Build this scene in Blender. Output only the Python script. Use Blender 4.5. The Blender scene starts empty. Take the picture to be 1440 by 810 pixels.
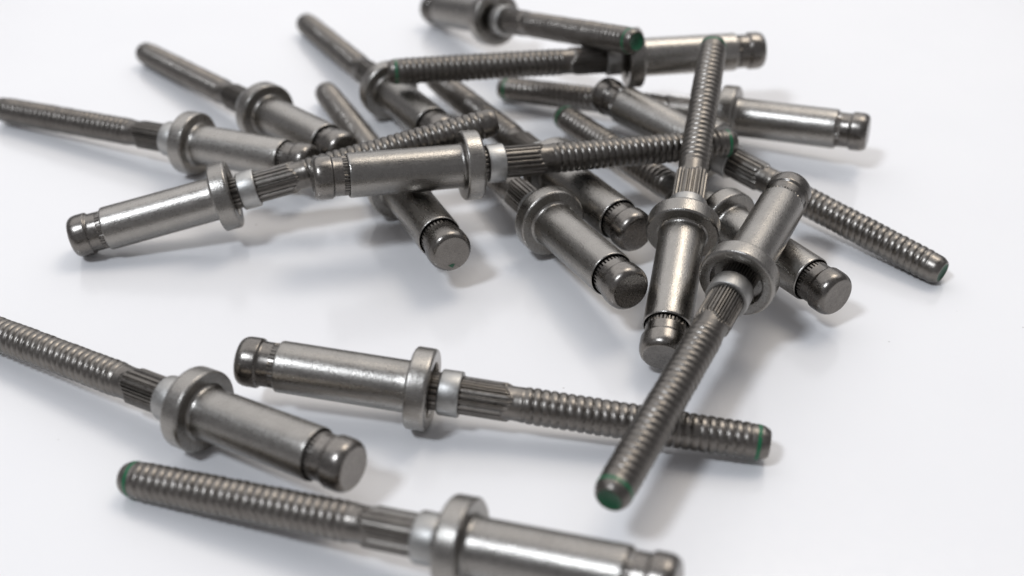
import bpy, bmesh, math, random
from mathutils import Vector, Matrix, Quaternion

# ------------------------------------------------------------------ camera, world, lamps, exposure
R = 0.32                       # radius of a rivet sleeve in cm; 1 scene unit = 1 cm
sc = bpy.context.scene
COL = sc.collection

FPX, PITCH, HCAM = 1719.3, 0.62096, 31.5537
cam_d = bpy.data.cameras.new("camera")
cam_d.sensor_width = 36.0
cam_d.lens = FPX / 1440.0 * 36.0
cam_d.clip_start = 0.1
cam_d.clip_end = 2000.0
cam_d.dof.use_dof = True
cam_d.dof.focus_distance = 51.0 * R
cam_d.dof.aperture_fstop = (cam_d.lens / 1000.0) / (0.86 * R)
cam_d.dof.aperture_blades = 0
cam = bpy.data.objects.new("camera", cam_d)
COL.objects.link(cam)
cam.location = (0, 0, HCAM * R)
cam.rotation_euler = (math.pi / 2 - PITCH, 0, 0)
sc.camera = cam

world = bpy.data.worlds.new("World")
sc.world = world
world.use_nodes = True
bg = world.node_tree.nodes["Background"]
bg.inputs[0].default_value = (0.95, 0.95, 1.0, 1)
bg.inputs[1].default_value = 0.25

CENTER = Vector((0, 45 * R, 0))


def lamp(name, az, el, dist, sx, sy, watts, col):
    """ceiling panel lamp; az measured from +y (away from the camera) towards +x"""
    d = bpy.data.lights.new(name, 'AREA')
    d.shape = 'RECTANGLE'
    d.size, d.size_y = sx, sy
    d.energy = watts
    d.color = col
    o = bpy.data.objects.new(name, d)
    COL.objects.link(o)
    v = Vector((math.sin(az) * math.cos(el), math.cos(az) * math.cos(el), math.sin(el)))
    o.location = CENTER + v * dist
    o.rotation_euler = (-v).to_track_quat('-Z', 'Y').to_euler()
    return o


rad = math.radians
lamp("panel_lamp_warm", rad(33), rad(61), 150, 50, 50, 50000, (1.0, 0.90, 0.77))
lamp("panel_lamp_cool", rad(-129), rad(57), 150, 22, 22, 92000, (0.86, 0.92, 1.0))
# the broad lit ceiling of the room, 1.7 m above the table, reaching away behind the pile
ceil_d = bpy.data.lights.new("ceiling_light", 'AREA')
ceil_d.shape = 'RECTANGLE'
ceil_d.size, ceil_d.size_y = 420, 700
ceil_d.energy = 960000
ceil_d.color = (0.985, 0.985, 1.0)
ceil_o = bpy.data.objects.new("ceiling_light", ceil_d)
COL.objects.link(ceil_o)
ceil_o.location = (0, 385, 170)

sc.view_settings.view_transform = 'Standard'
sc.view_settings.look = 'None'
sc.view_settings.gamma = 1.0
sc.view_settings.exposure = 0.0
sc.view_settings.use_curve_mapping = False

# ------------------------------------------------------------------ materials


def newmat(name):
    m = bpy.data.materials.new(name)
    m.use_nodes = True
    nt = m.node_tree
    return m, nt, nt.nodes["Principled BSDF"]


def node(nt, kind, **kw):
    n = nt.nodes.new(kind)
    for k, v in kw.items():
        if hasattr(n, k):
            setattr(n, k, v)
        else:
            n.inputs[k].default_value = v
    return n


def ramp(nt, fac, lo, hi, p0=0.3, p1=0.7):
    r = nt.nodes.new("ShaderNodeMapRange")
    r.inputs["From Min"].default_value = p0
    r.inputs["From Max"].default_value = p1
    r.inputs["To Min"].default_value = lo
    r.inputs["To Max"].default_value = hi
    nt.links.new(fac, r.inputs["Value"])
    return r.outputs[0]


def coords(nt):
    """object coordinates shifted by a random amount for each object"""
    tc = nt.nodes.new("ShaderNodeTexCoord")
    oi = nt.nodes.new("ShaderNodeObjectInfo")
    mul = nt.nodes.new("ShaderNodeVectorMath")
    mul.operation = 'SCALE'
    mul.inputs[0].default_value = (37.0, 19.0, 53.0)
    nt.links.new(oi.outputs["Random"], mul.inputs["Scale"])
    add = nt.nodes.new("ShaderNodeVectorMath")
    add.operation = 'ADD'
    nt.links.new(tc.outputs["Object"], add.inputs[0])
    nt.links.new(mul.outputs[0], add.inputs[1])
    return add.outputs[0], oi.outputs["Random"]


def noise(nt, vec, scale, detail=3.0, rough=0.55):
    n = nt.nodes.new("ShaderNodeTexNoise")
    n.inputs["Scale"].default_value = scale
    n.inputs["Detail"].default_value = detail
    n.inputs["Roughness"].default_value = rough
    nt.links.new(vec, n.inputs["Vector"])
    return n.outputs["Fac"]


def metal(name, c0, c1, r0, r1, grain, grain_scale, stain=0.5):
    m, nt, p = newmat(name)
    vec, rnd = coords(nt)
    big = noise(nt, vec, 5.0, 4.0)
    mid = noise(nt, vec, 22.0, 4.0)
    fine = noise(nt, vec, grain_scale, 2.0, 0.6)
    mix = nt.nodes.new("ShaderNodeMix")
    mix.data_type = 'RGBA'
    mix.inputs[6].default_value = (*c0, 1)
    mix.inputs[7].default_value = (*c1, 1)
    addn = nt.nodes.new("ShaderNodeMath")
    addn.operation = 'ADD'
    nt.links.new(ramp(nt, big, 0.0, stain), addn.inputs[0])
    nt.links.new(ramp(nt, mid, 0.0, 1.0 - stain), addn.inputs[1])
    nt.links.new(addn.outputs[0], mix.inputs[0])
    tone = nt.nodes.new("ShaderNodeHueSaturation")
    nt.links.new(ramp(nt, rnd, 0.86, 1.14, 0.0, 1.0), tone.inputs["Value"])
    nt.links.new(mix.outputs[2], tone.inputs["Color"])
    nt.links.new(tone.outputs[0], p.inputs["Base Color"])
    stretch = nt.nodes.new("ShaderNodeVectorMath")
    stretch.operation = 'MULTIPLY'
    stretch.inputs[1].default_value = (4.0, 55.0, 55.0)
    nt.links.new(vec, stretch.inputs[0])
    lines = noise(nt, stretch.outputs[0], 1.0, 3.0)
    p.inputs["Metallic"].default_value = 1.0
    rsum = nt.nodes.new("ShaderNodeMath")
    rsum.operation = 'ADD'
    nt.links.new(ramp(nt, mid, r0, r1), rsum.inputs[0])
    nt.links.new(ramp(nt, lines, -0.05, 0.05), rsum.inputs[1])
    nt.links.new(rsum.outputs[0], p.inputs["Roughness"])
    b1 = nt.nodes.new("ShaderNodeBump")
    b1.inputs["Strength"].default_value = grain
    b1.inputs["Distance"].default_value = 0.004
    nt.links.new(fine, b1.inputs["Height"])
    b2 = nt.nodes.new("ShaderNodeBump")
    b2.inputs["Strength"].default_value = 0.035
    b2.inputs["Distance"].default_value = 0.01
    nt.links.new(mid, b2.inputs["Height"])
    nt.links.new(b1.outputs[0], b2.inputs["Normal"])
    nt.links.new(b2.outputs[0], p.inputs["Normal"])
    return m


M_SLEEVE = metal("satin_steel_sleeve", (0.285, 0.270, 0.250), (0.355, 0.337, 0.314), 0.26, 0.34, 0.75, 48.0, 0.6)
M_HEAD = metal("dark_steel_head", (0.15, 0.139, 0.128), (0.235, 0.218, 0.20), 0.22, 0.33, 0.16, 38.0)
M_STEM = metal("dark_steel_stem", (0.14, 0.129, 0.117), (0.23, 0.213, 0.194), 0.28, 0.40, 0.25, 42.0)
M_COLLAR = metal("pale_collar", (0.35, 0.345, 0.33), (0.48, 0.47, 0.455), 0.38, 0.50, 0.60, 42.0)

M_GREEN, nt, p = newmat("green_marking_paint")
vec, rnd = coords(nt)
p.inputs["Base Color"].default_value = (0.010, 0.120, 0.050, 1)
p.inputs["Roughness"].default_value = 0.35
bare = nt.nodes.new("ShaderNodeBsdfPrincipled")
bare.inputs["Base Color"].default_value = (0.34, 0.32, 0.29, 1)
bare.inputs["Metallic"].default_value = 1.0
bare.inputs["Roughness"].default_value = 0.3
mx = nt.nodes.new("ShaderNodeMixShader")
nt.links.new(ramp(nt, noise(nt, vec, 9.0, 3.0), 0.0, 0.9, 0.57, 0.70), mx.inputs[0])
nt.links.new(p.outputs[0], mx.inputs[1])
nt.links.new(bare.outputs[0], mx.inputs[2])
nt.links.new(mx.outputs[0], nt.nodes["Material Output"].inputs["Surface"])

M_GREEN_SOLID, nt, p = newmat("green_end_paint")
vec, rnd = coords(nt)
g = nt.nodes.new("ShaderNodeMix")
g.data_type = 'RGBA'
g.inputs[6].default_value = (0.006, 0.050, 0.024, 1)
g.inputs[7].default_value = (0.012, 0.115, 0.050, 1)
nt.links.new(noise(nt, vec, 14.0), g.inputs[0])
nt.links.new(g.outputs[2], p.inputs["Base Color"])
p.inputs["Roughness"].default_value = 0.35

M_TABLE, nt, p = newmat("white_tabletop")
tc = nt.nodes.new("ShaderNodeTexCoord")
n1 = noise(nt, tc.outputs["Object"], 0.35, 5.0)
n2 = noise(nt, tc.outputs["Object"], 6.0, 4.0)
cm = nt.nodes.new("ShaderNodeMix")
cm.data_type = 'RGBA'
cm.inputs[6].default_value = (0.82, 0.816, 0.828, 1)
cm.inputs[7].default_value = (0.84, 0.836, 0.844, 1)
nt.links.new(ramp(nt, n1, 0, 1), cm.inputs[0])
# specks of dust and small scuffs
vor = nt.nodes.new("ShaderNodeTexVoronoi")
vor.inputs["Scale"].default_value = 1.3
nt.links.new(tc.outputs["Object"], vor.inputs["Vector"])
spk = nt.nodes.new("ShaderNodeMix")
spk.data_type = 'RGBA'
spk.inputs[7].default_value = (0.42, 0.40, 0.38, 1)
nt.links.new(ramp(nt, vor.outputs["Distance"], 0.5, 0.0, 0.014, 0.030), spk.inputs[0])
nt.links.new(cm.outputs[2], spk.inputs[6])
nt.links.new(spk.outputs[2], p.inputs["Base Color"])
nt.links.new(ramp(nt, n2, 0.13, 0.22), p.inputs["Roughness"])
p.inputs["IOR"].default_value = 1.5
bt = nt.nodes.new("ShaderNodeBump")
bt.inputs["Strength"].default_value = 0.015
bt.inputs["Distance"].default_value = 0.01
nt.links.new(noise(nt, tc.outputs["Object"], 9.0, 3.0), bt.inputs["Height"])
nt.links.new(bt.outputs[0], p.inputs["Normal"])

# ------------------------------------------------------------------ mesh helpers


def mesh_from(bm, name, mat, angle=0.6):
    bmesh.ops.recalc_face_normals(bm, faces=bm.faces)
    for f in bm.faces:
        f.smooth = True
    for e in bm.edges:
        if len(e.link_faces) == 2 and e.calc_face_angle(0) > angle:
            e.smooth = False
    me = bpy.data.meshes.new(name)
    bm.to_mesh(me)
    bm.free()
    me.materials.append(mat)
    return me


def lathe(profile, seg=56, closed=False, radfun=None):
    """revolve (s, r) pairs about the x axis; radfun(s, r, angle) may vary the radius"""
    bm = bmesh.new()
    rings = []
    for s, r in profile:
        if r <= 1e-6:
            rings.append([bm.verts.new((s * R, 0, 0))])
        else:
            ring = []
            for k in range(seg):
                a = 2 * math.pi * k / seg
                rr = radfun(s, r, a) if radfun else r
                ring.append(bm.verts.new((s * R, rr * R * math.cos(a), rr * R * math.sin(a))))
            rings.append(ring)
    pairs = list(zip(rings[:-1], rings[1:]))
    if closed:
        pairs.append((rings[-1], rings[0]))
    for A, B in pairs:
        for k in range(seg):
            k2 = (k + 1) % seg
            if len(A) == 1 and len(B) == 1:
                continue
            if len(A) == 1:
                bm.faces.new((A[0], B[k], B[k2]))
            elif len(B) == 1:
                bm.faces.new((A[k], B[0], A[k2]))
            else:
                bm.faces.new((A[k], B[k], B[k2], A[k2]))
    return bm


# axial marks of one rivet, in sleeve radii, from the face of the head to the tip of the tail
LIP = 1.55
FL0 = LIP + 5.18
FL1 = FL0 + 0.82
RG0 = FL1 + 0.28
RG1 = RG0 + 0.82
SP = RG1 + 1.95
TH = SP + 9.0
TIP = TH + 0.55
RT = 0.70

random.seed(4)

# --- head of the pin
head_prof = [(0.0, 0.0), (0.008, 0.35), (0.004, 0.70), (0.0, 0.755), (0.006, 0.785), (0.022, 0.815), (0.06, 0.86), (0.11, 0.90),
             (0.17, 0.932), (0.25, 0.958), (0.33, 0.971), (0.42, 0.976), (0.74, 0.976), (0.79, 0.972), (0.82, 0.958), (0.84, 0.925),
             (0.86, 0.900), (0.90, 0.882), (0.95, 0.876), (1.31, 0.874)]


def head_rad(s, r, a):
    return r * (1 + 0.006 * math.sin(2 * a + 1) + 0.004 * math.sin(5 * a))


ME_HEAD = mesh_from(lathe(head_prof, 64, radfun=head_rad), "pin_head", M_HEAD, 0.9)

# --- serrated neck that vanishes into the sleeve
TEETH = 34


def serr(s, r, a):
    if s < 1.33 or s > 1.9:
        return r
    t = (a * TEETH / (2 * math.pi)) % 1.0
    return r + (0.004 if t < 0.55 else -0.055)


ME_NECK = mesh_from(lathe([(1.305, 0.80), (1.31, 0.870), (1.36, 0.873), (1.95, 0.873), (2.0, 0.5)], TEETH * 4, radfun=serr),
                    "serrated_neck", M_HEAD, 0.5)

# --- sleeve: open tube with a rolled lip and a fillet towards the flange
sl = [(LIP + 0.55, 0.80), (LIP + 0.10, 0.915), (LIP + 0.02, 0.935), (LIP, 0.955), (LIP + 0.015, 0.978), (LIP + 0.05, 0.995),
      (LIP + 0.10, 1.0)]
for i in range(1, 12):
    sl.append((LIP + 0.1 + (FL0 - 0.26 - LIP) * i / 12.0, 1.0))
sl += [(FL0 - 0.16, 1.0), (FL0 - 0.08, 1.015), (FL0 - 0.03, 1.05), (FL0 - 0.012, 1.10), (FL0 + 0.01, 1.14), (FL0 + 0.2, 1.14)]
ME_SLEEVE = mesh_from(lathe(sl, 72), "sleeve", M_SLEEVE, 0.9)

fl = [(FL0 + 0.05, 1.02), (FL0, 1.10), (FL0, 1.16), (FL0, 1.44), (FL0, 1.51), (FL0 + 0.055, 1.572), (FL0 + 0.075, 1.58),
      (FL0 + 0.14, 1.582), (FL1 - 0.17, 1.582), (FL1 - 0.10, 1.578), (FL1 - 0.05, 1.555), (FL1 - 0.01, 1.50), (FL1, 1.47), (FL1, 1.42),
      (FL1, 1.14), (FL1 - 0.02, 1.09), (FL1 - 0.07, 1.06), (FL1 - 0.14, 1.05), (FL1 - 0.42, 1.03), (FL1 - 0.45, 0.70)]
ME_FLANGE = mesh_from(lathe(fl, 80), "flange", M_SLEEVE, 0.6)

# --- collar ring on the shank
co = [(RG0, 0.66), (RG0, 0.82), (RG0 + 0.03, 0.86), (RG0 + 0.07, 0.875), (RG1 - 0.07, 0.885), (RG1 - 0.02, 0.87), (RG1, 0.84),
      (RG1 - 0.01, 0.66)]
ME_COLLAR = mesh_from(lathe(co, 64), "collar", M_COLLAR, 0.7)

# --- splined shank: ridges of uneven width
rs = random.Random(7)
edges = [0.0]
while edges[-1] < 1.0:
    w = rs.choice([0.046, 0.052, 0.060]) if edges[-1] < 0.55 else rs.choice([0.026, 0.031, 0.036])
    edges.append(edges[-1] + w)
edges = [e / edges[-1] for e in edges]
hts = [rs.uniform(0.85, 1.1) for _ in edges]


def spline_shape(a):
    t = (a / (2 * math.pi)) % 1.0
    for k in range(len(edges) - 1):
        if edges[k] <= t < edges[k + 1]:
            u = (t - edges[k]) / (edges[k + 1] - edges[k])
            ridge = min(1.0, max(0.0, (0.5 - abs(u - 0.5)) * 5.0 - 0.35))
            return ridge * hts[k]
    return 0


def spl(s, r, a):
    h = spline_shape(a)
    end = SP - 0.12 + 0.16 * math.sin(3 * a + 0.7)
    fade = min(1.0, max(0.0, (end - s) / 0.12))
    return r + 0.080 * (h * fade - (1 - fade) * 0.05)


sp_prof = [(FL1 - 0.5, 0.650)] + [(FL1 - 0.4 + (SP - 0.5 - FL1 + 0.4) * i / 4.0, 0.650) for i in range(5)]
sp_prof += [(SP - 0.5 + 0.05 * i, 0.650) for i in range(1, 14)] + [(SP + 0.2, 0.655), (SP + 0.30, 0.656)]
ME_SPLINE = mesh_from(lathe(sp_prof, 240, radfun=spl), "splined_shank", M_STEM, 0.7)

# --- threaded shank with rounded rolled thread, chamfered end and a dimple
PITCHT = 0.325
rt = random.Random(11)
wob = [rt.uniform(-0.012, 0.012) for _ in range(60)]


def thread_r(s, a):
    ph = (s - SP) / PITCHT - a / (2 * math.pi)
    k = int(math.floor(ph))
    u = ph - math.floor(ph)
    crest = 1.0 - abs(2.0 * u - 1.0) ** 3.0           # broad rounded crest, narrow root
    # runout at both ends
    f = min(1.0, max(0.0, (s - SP - 0.28) / 0.30)) * min(1.0, max(0.0, (TH - 0.02 - s) / 0.25))
    r = 0.630 + (0.066 + wob[k % 60] * 0.8) * crest
    return 0.655 * (1 - f) + r * f


def thr(s, r, a):
    if r < 0:
        return thread_r(s, a)
    return r


tp = [(SP + 0.24, 0.60), (SP + 0.25, -1)]
NT = int((TH - SP - 0.3) / PITCHT * 11)
for i in range(1, NT + 1):
    tp.append((SP + 0.25 + (TH - SP - 0.25) * i / NT, -1))
tp += [(TH + 0.06, 0.655), (TH + 0.20, 0.652), (TH + 0.27, 0.645), (TH + 0.33, 0.628), (TH + 0.47, 0.56), (TIP - 0.03, 0.525), (TIP, 0.495), (TIP, 0.47), (TIP - 0.004, 0.44)]


def lathe_thread():
    prof = tp
    bm = bmesh.new()
    seg = 48
    rings = []
    for s, r in prof:
        ring = []
        for k in range(seg):
            a = 2 * math.pi * k / seg
            rr = thread_r(s, a) if r < 0 else r
            ring.append(bm.verts.new((s * R, rr * R * math.cos(a), rr * R * math.sin(a))))
        rings.append(ring)
    for A, B in zip(rings[:-1], rings[1:]):
        for k in range(seg):
            k2 = (k + 1) % seg
            bm.faces.new((A[k], B[k], B[k2], A[k2]))
    return bm


ME_THREAD = mesh_from(lathe_thread(), "threaded_shank", M_STEM, 1.1)

dish = [(TIP - 0.002, 0.446), (TIP - 0.03, 0.41), (TIP - 0.09, 0.31), (TIP - 0.12, 0.18), (TIP - 0.13, 0.0)]
ME_DIMPLE_GREEN = mesh_from(lathe(dish, 40), "end_dimple", M_GREEN_SOLID)
ME_DIMPLE = mesh_from(lathe(dish, 40), "end_dimple", M_STEM)


def band_rad(s, r, a):
    edge = 0.03 * math.sin(3 * a + 1.0) + 0.02 * math.sin(7 * a)
    if s < TH - 0.1:
        s = s + edge
    return thread_r(s, a) + 0.010 if r < 0 else r


ME_BAND = mesh_from(lathe([(TH - 0.16 + 0.02 * i, -1) for i in range(9)] + [(TH + 0.06, 0.665), (TH + 0.19, 0.662), (TH + 0.22, 0.645)], 48,
                          radfun=band_rad), "green_band", M_GREEN, 1.1)

# ------------------------------------------------------------------ setting: the table top
bm = bmesh.new()
bmesh.ops.create_cube(bm, size=1.0)
for v in bm.verts:
    v.co = Vector((v.co.x * 140, v.co.y * 110 + 25, v.co.z * 2.5 - 1.25))
bmesh.ops.bevel(bm, geom=list(bm.edges), offset=0.2, segments=2, affect='EDGES')
table = bpy.data.objects.new("tabletop", mesh_from(bm, "tabletop", M_TABLE))
COL.objects.link(table)
table["kind"] = "structure"

# ------------------------------------------------------------------ the rivets


def part(name, me, parent, roll=0.0):
    o = bpy.data.objects.new(name, me)
    COL.objects.link(o)
    o.parent = parent
    o.rotation_euler = (roll, 0, 0)
    return o


RV = random.Random(3)


def rivet(base, direction, roll, label, band, green_end):
    d = Vector(direction).normalized()
    root = bpy.data.objects.new("blind_rivet", None)
    COL.objects.link(root)
    root.empty_display_size = 0.2
    root.rotation_mode = 'QUATERNION'
    q = Vector((1, 0, 0)).rotation_difference(d)
    root.rotation_quaternion = q @ Quaternion((1, 0, 0), roll)
    root.location = Vector(base) * R
    root["label"] = label
    root["category"] = "rivet"
    root["group"] = "steel blind rivets scattered on the white table"
    head = part("pin_head", ME_HEAD, root)
    part("serrated_neck", ME_NECK, head)
    sleeve = part("sleeve", ME_SLEEVE, root)
    part("flange", ME_FLANGE, sleeve)
    c = part("collar", ME_COLLAR, root, RV.uniform(0, 6.28))
    c.location.x = RV.uniform(-0.05, 0.05) * R
    c.rotation_euler.z = RV.uniform(-0.004, 0.004)
    part("splined_shank", ME_SPLINE, root, RV.uniform(-0.3, 0.3))
    th = part("threaded_shank", ME_THREAD, root, RV.uniform(0, 6.28))
    th.location.x = RV.uniform(-0.03, 0.03) * R
    part("end_dimple", ME_DIMPLE_GREEN if green_end else ME_DIMPLE, th)
    if band:
        part("green_band", ME_BAND, th)
    return root


POSES = [
    # base at the head face (sleeve radii), direction towards the tail, roll, green band, green end, label
    ((-20.022, 46.670, 0.972), (0.9598, 0.2093, 0.1870), 0.3, False, False,
     "rivet with the leftmost head of all, its threaded tail lifted behind the level middle rivet"),
    ((-8.782, 46.589, 4.150), (0.9650, 0.2569, -0.0518), 1.1, True, False,
     "nearly level rivet across the middle on top of the others, head left, tail right"),
    ((-10.413, 36.538, 2.018), (0.9839, -0.1689, -0.0592), 2.2, True, False,
     "rivet alone in front of the pile, head left, green banded tail under a slanting tail"),
    ((-5.447, 30.605, 2.027), (-0.8644, 0.4992, -0.0605), 0.8, False, False,
     "rivet in the left foreground whose threaded tail runs off the left edge"),
    ((5.02, 24.782, 2.705), (-0.9347, 0.3395, -0.1049), 4.6, True, True,
     "nearest rivet at the bottom edge, blurred, green banded tail left, head cut off below"),
    ((12.337, 46.447, 3.759), (-0.4537, -0.8894, -0.0554), 2.6, True, True,
     "rivet pointing its green tipped tail at the viewer across the lone front rivet"),
    ((5.943, 37.779, 1.139), (0.2064, 0.9490, 0.2382), 0.5, True, False,
     "rivet standing nearly upright in the picture, head down, thread leaning over the pile"),
    ((13.531, 41.079, 1.711), (-0.5420, 0.8402, -0.0189), 1.4, True, False,
     "rivet with the rightmost head of the pile's front side, sleeve under another rivet's flange"),
    ((4.665, 58.436, 2.419), (0.7137, -0.6947, -0.0898), 0.9, False, True,
     "rivet whose green ended threaded tail lies on bare table at the far right"),
    ((17.966, 54.708, 2.036), (-0.9247, 0.3756, -0.0616), 2.9, True, True,
     "blurred rivet at the back right with shiny sleeve and the rightmost head of all"),
    ((13.489, 61.054, 3.641), (-0.9903, -0.1391, 0.0026), 1.7, True, False,
     "level rivet across the back of the pile, green banded tail left, head right"),
    ((-5.10, 73.10, 1.00), (0.5653, -0.7891, 0.2407), 0.1, True, True,
     "farthest rivet at the top edge, very blurred, green dimpled tail end toward the viewer"),
    ((-9.629, 51.514, 2.046), (-0.9093, 0.4114, -0.0631), 0.6, False, False,
     "rivet at the left whose tail touches the left edge above the leftmost head"),
    ((-8.145, 52.571, 2.105), (-0.6816, 0.7283, -0.0708), 2.1, False, False,
     "rivet at the upper left, second tail from the left, pointing up and away"),
    ((-3.305, 54.108, 2.136), (-0.4787, 0.8748, -0.0747), 1.3, False, False,
     "rivet with the topmost tail pointing up left, flange under the level back rivet's tip"),
    ((-2.577, 43.702, 2.120), (-0.3924, 0.9168, -0.0739), 0.4, False, False,
     "rivet under the level middle rivet's sleeve, round head face toward the viewer"),
    ((4.843, 40.507, 2.418), (-0.4419, 0.8926, -0.0894), 1.0, False, False,
     "front one of two parallel rivets in the centre, dark head beside the upright rivet"),
    ((5.595, 45.643, 1.835), (-0.4986, 0.8661, -0.0360), 2.4, False, False,
     "rear one of two parallel rivets in the centre, sleeve under the middle rivet's thread"),
]
ROOTS = [rivet(base, d, roll, label, band, gend) for base, d, roll, band, gend, label in POSES]


def face_frame(root, s, side, down):
    """local matrix of a small mark on a flat end face at axial station s; side/down in sleeve radii as seen upright"""
    q = root.rotation_quaternion
    ax = q @ Vector((1, 0, 0))
    dn = Vector((0, 0, -1))
    dn = (dn - ax * dn.dot(ax)).normalized()
    sd = ax.cross(dn)
    if sd.x < 0:
        sd = -sd
    qi = q.inverted()
    c = Vector((s * R, 0, 0)) + (qi @ (sd * side + dn * down)) * R
    return c, qi @ sd, qi @ dn, Vector((1, 0, 0))


def prism(outline, c, u, v, n, depth):
    bm = bmesh.new()
    lo = [bm.verts.new(c + u * (x * R) + v * (y * R) - n * (depth * R)) for x, y in outline]
    hi = [bm.verts.new(c + u * (x * R) + v * (y * R) + n * (depth * R)) for x, y in outline]
    bm.faces.new(lo)
    bm.faces.new(hi[::-1])
    k = len(outline)
    for i in range(k):
        bm.faces.new((lo[i], lo[(i + 1) % k], hi[(i + 1) % k], hi[i]))
    return bm


# a small green fleck of marking paint on the head face of the rivet under the middle one
fr = ROOTS[15]
c, u, v, n = face_frame(fr, 0.0, -0.05, 0.60)
o = part("paint_fleck", mesh_from(prism([(-0.14, -0.03), (0.02, -0.09), (0.15, -0.05), (0.02, 0.11)], c, u, v, n, 0.012), "paint_fleck", M_GREEN_SOLID),
         [k for k in fr.children if k.name.startswith("pin_head")][0])
# a small stamped corner mark on the flange of the rivet that points at the viewer
fr = ROOTS[5]
c, u, v, n = face_frame(fr, FL1, -0.42, -1.20)
bm = prism([(-0.14, -0.04), (0.16, -0.04), (0.16, 0.0), (-0.10, 0.0), (-0.10, 0.10), (-0.14, 0.10)], c, u, v, n, 0.02)
part("stamped_mark", mesh_from(bm, "stamped_mark", M_SLEEVE), [k for k in fr.children if k.name.startswith("sleeve")][0])
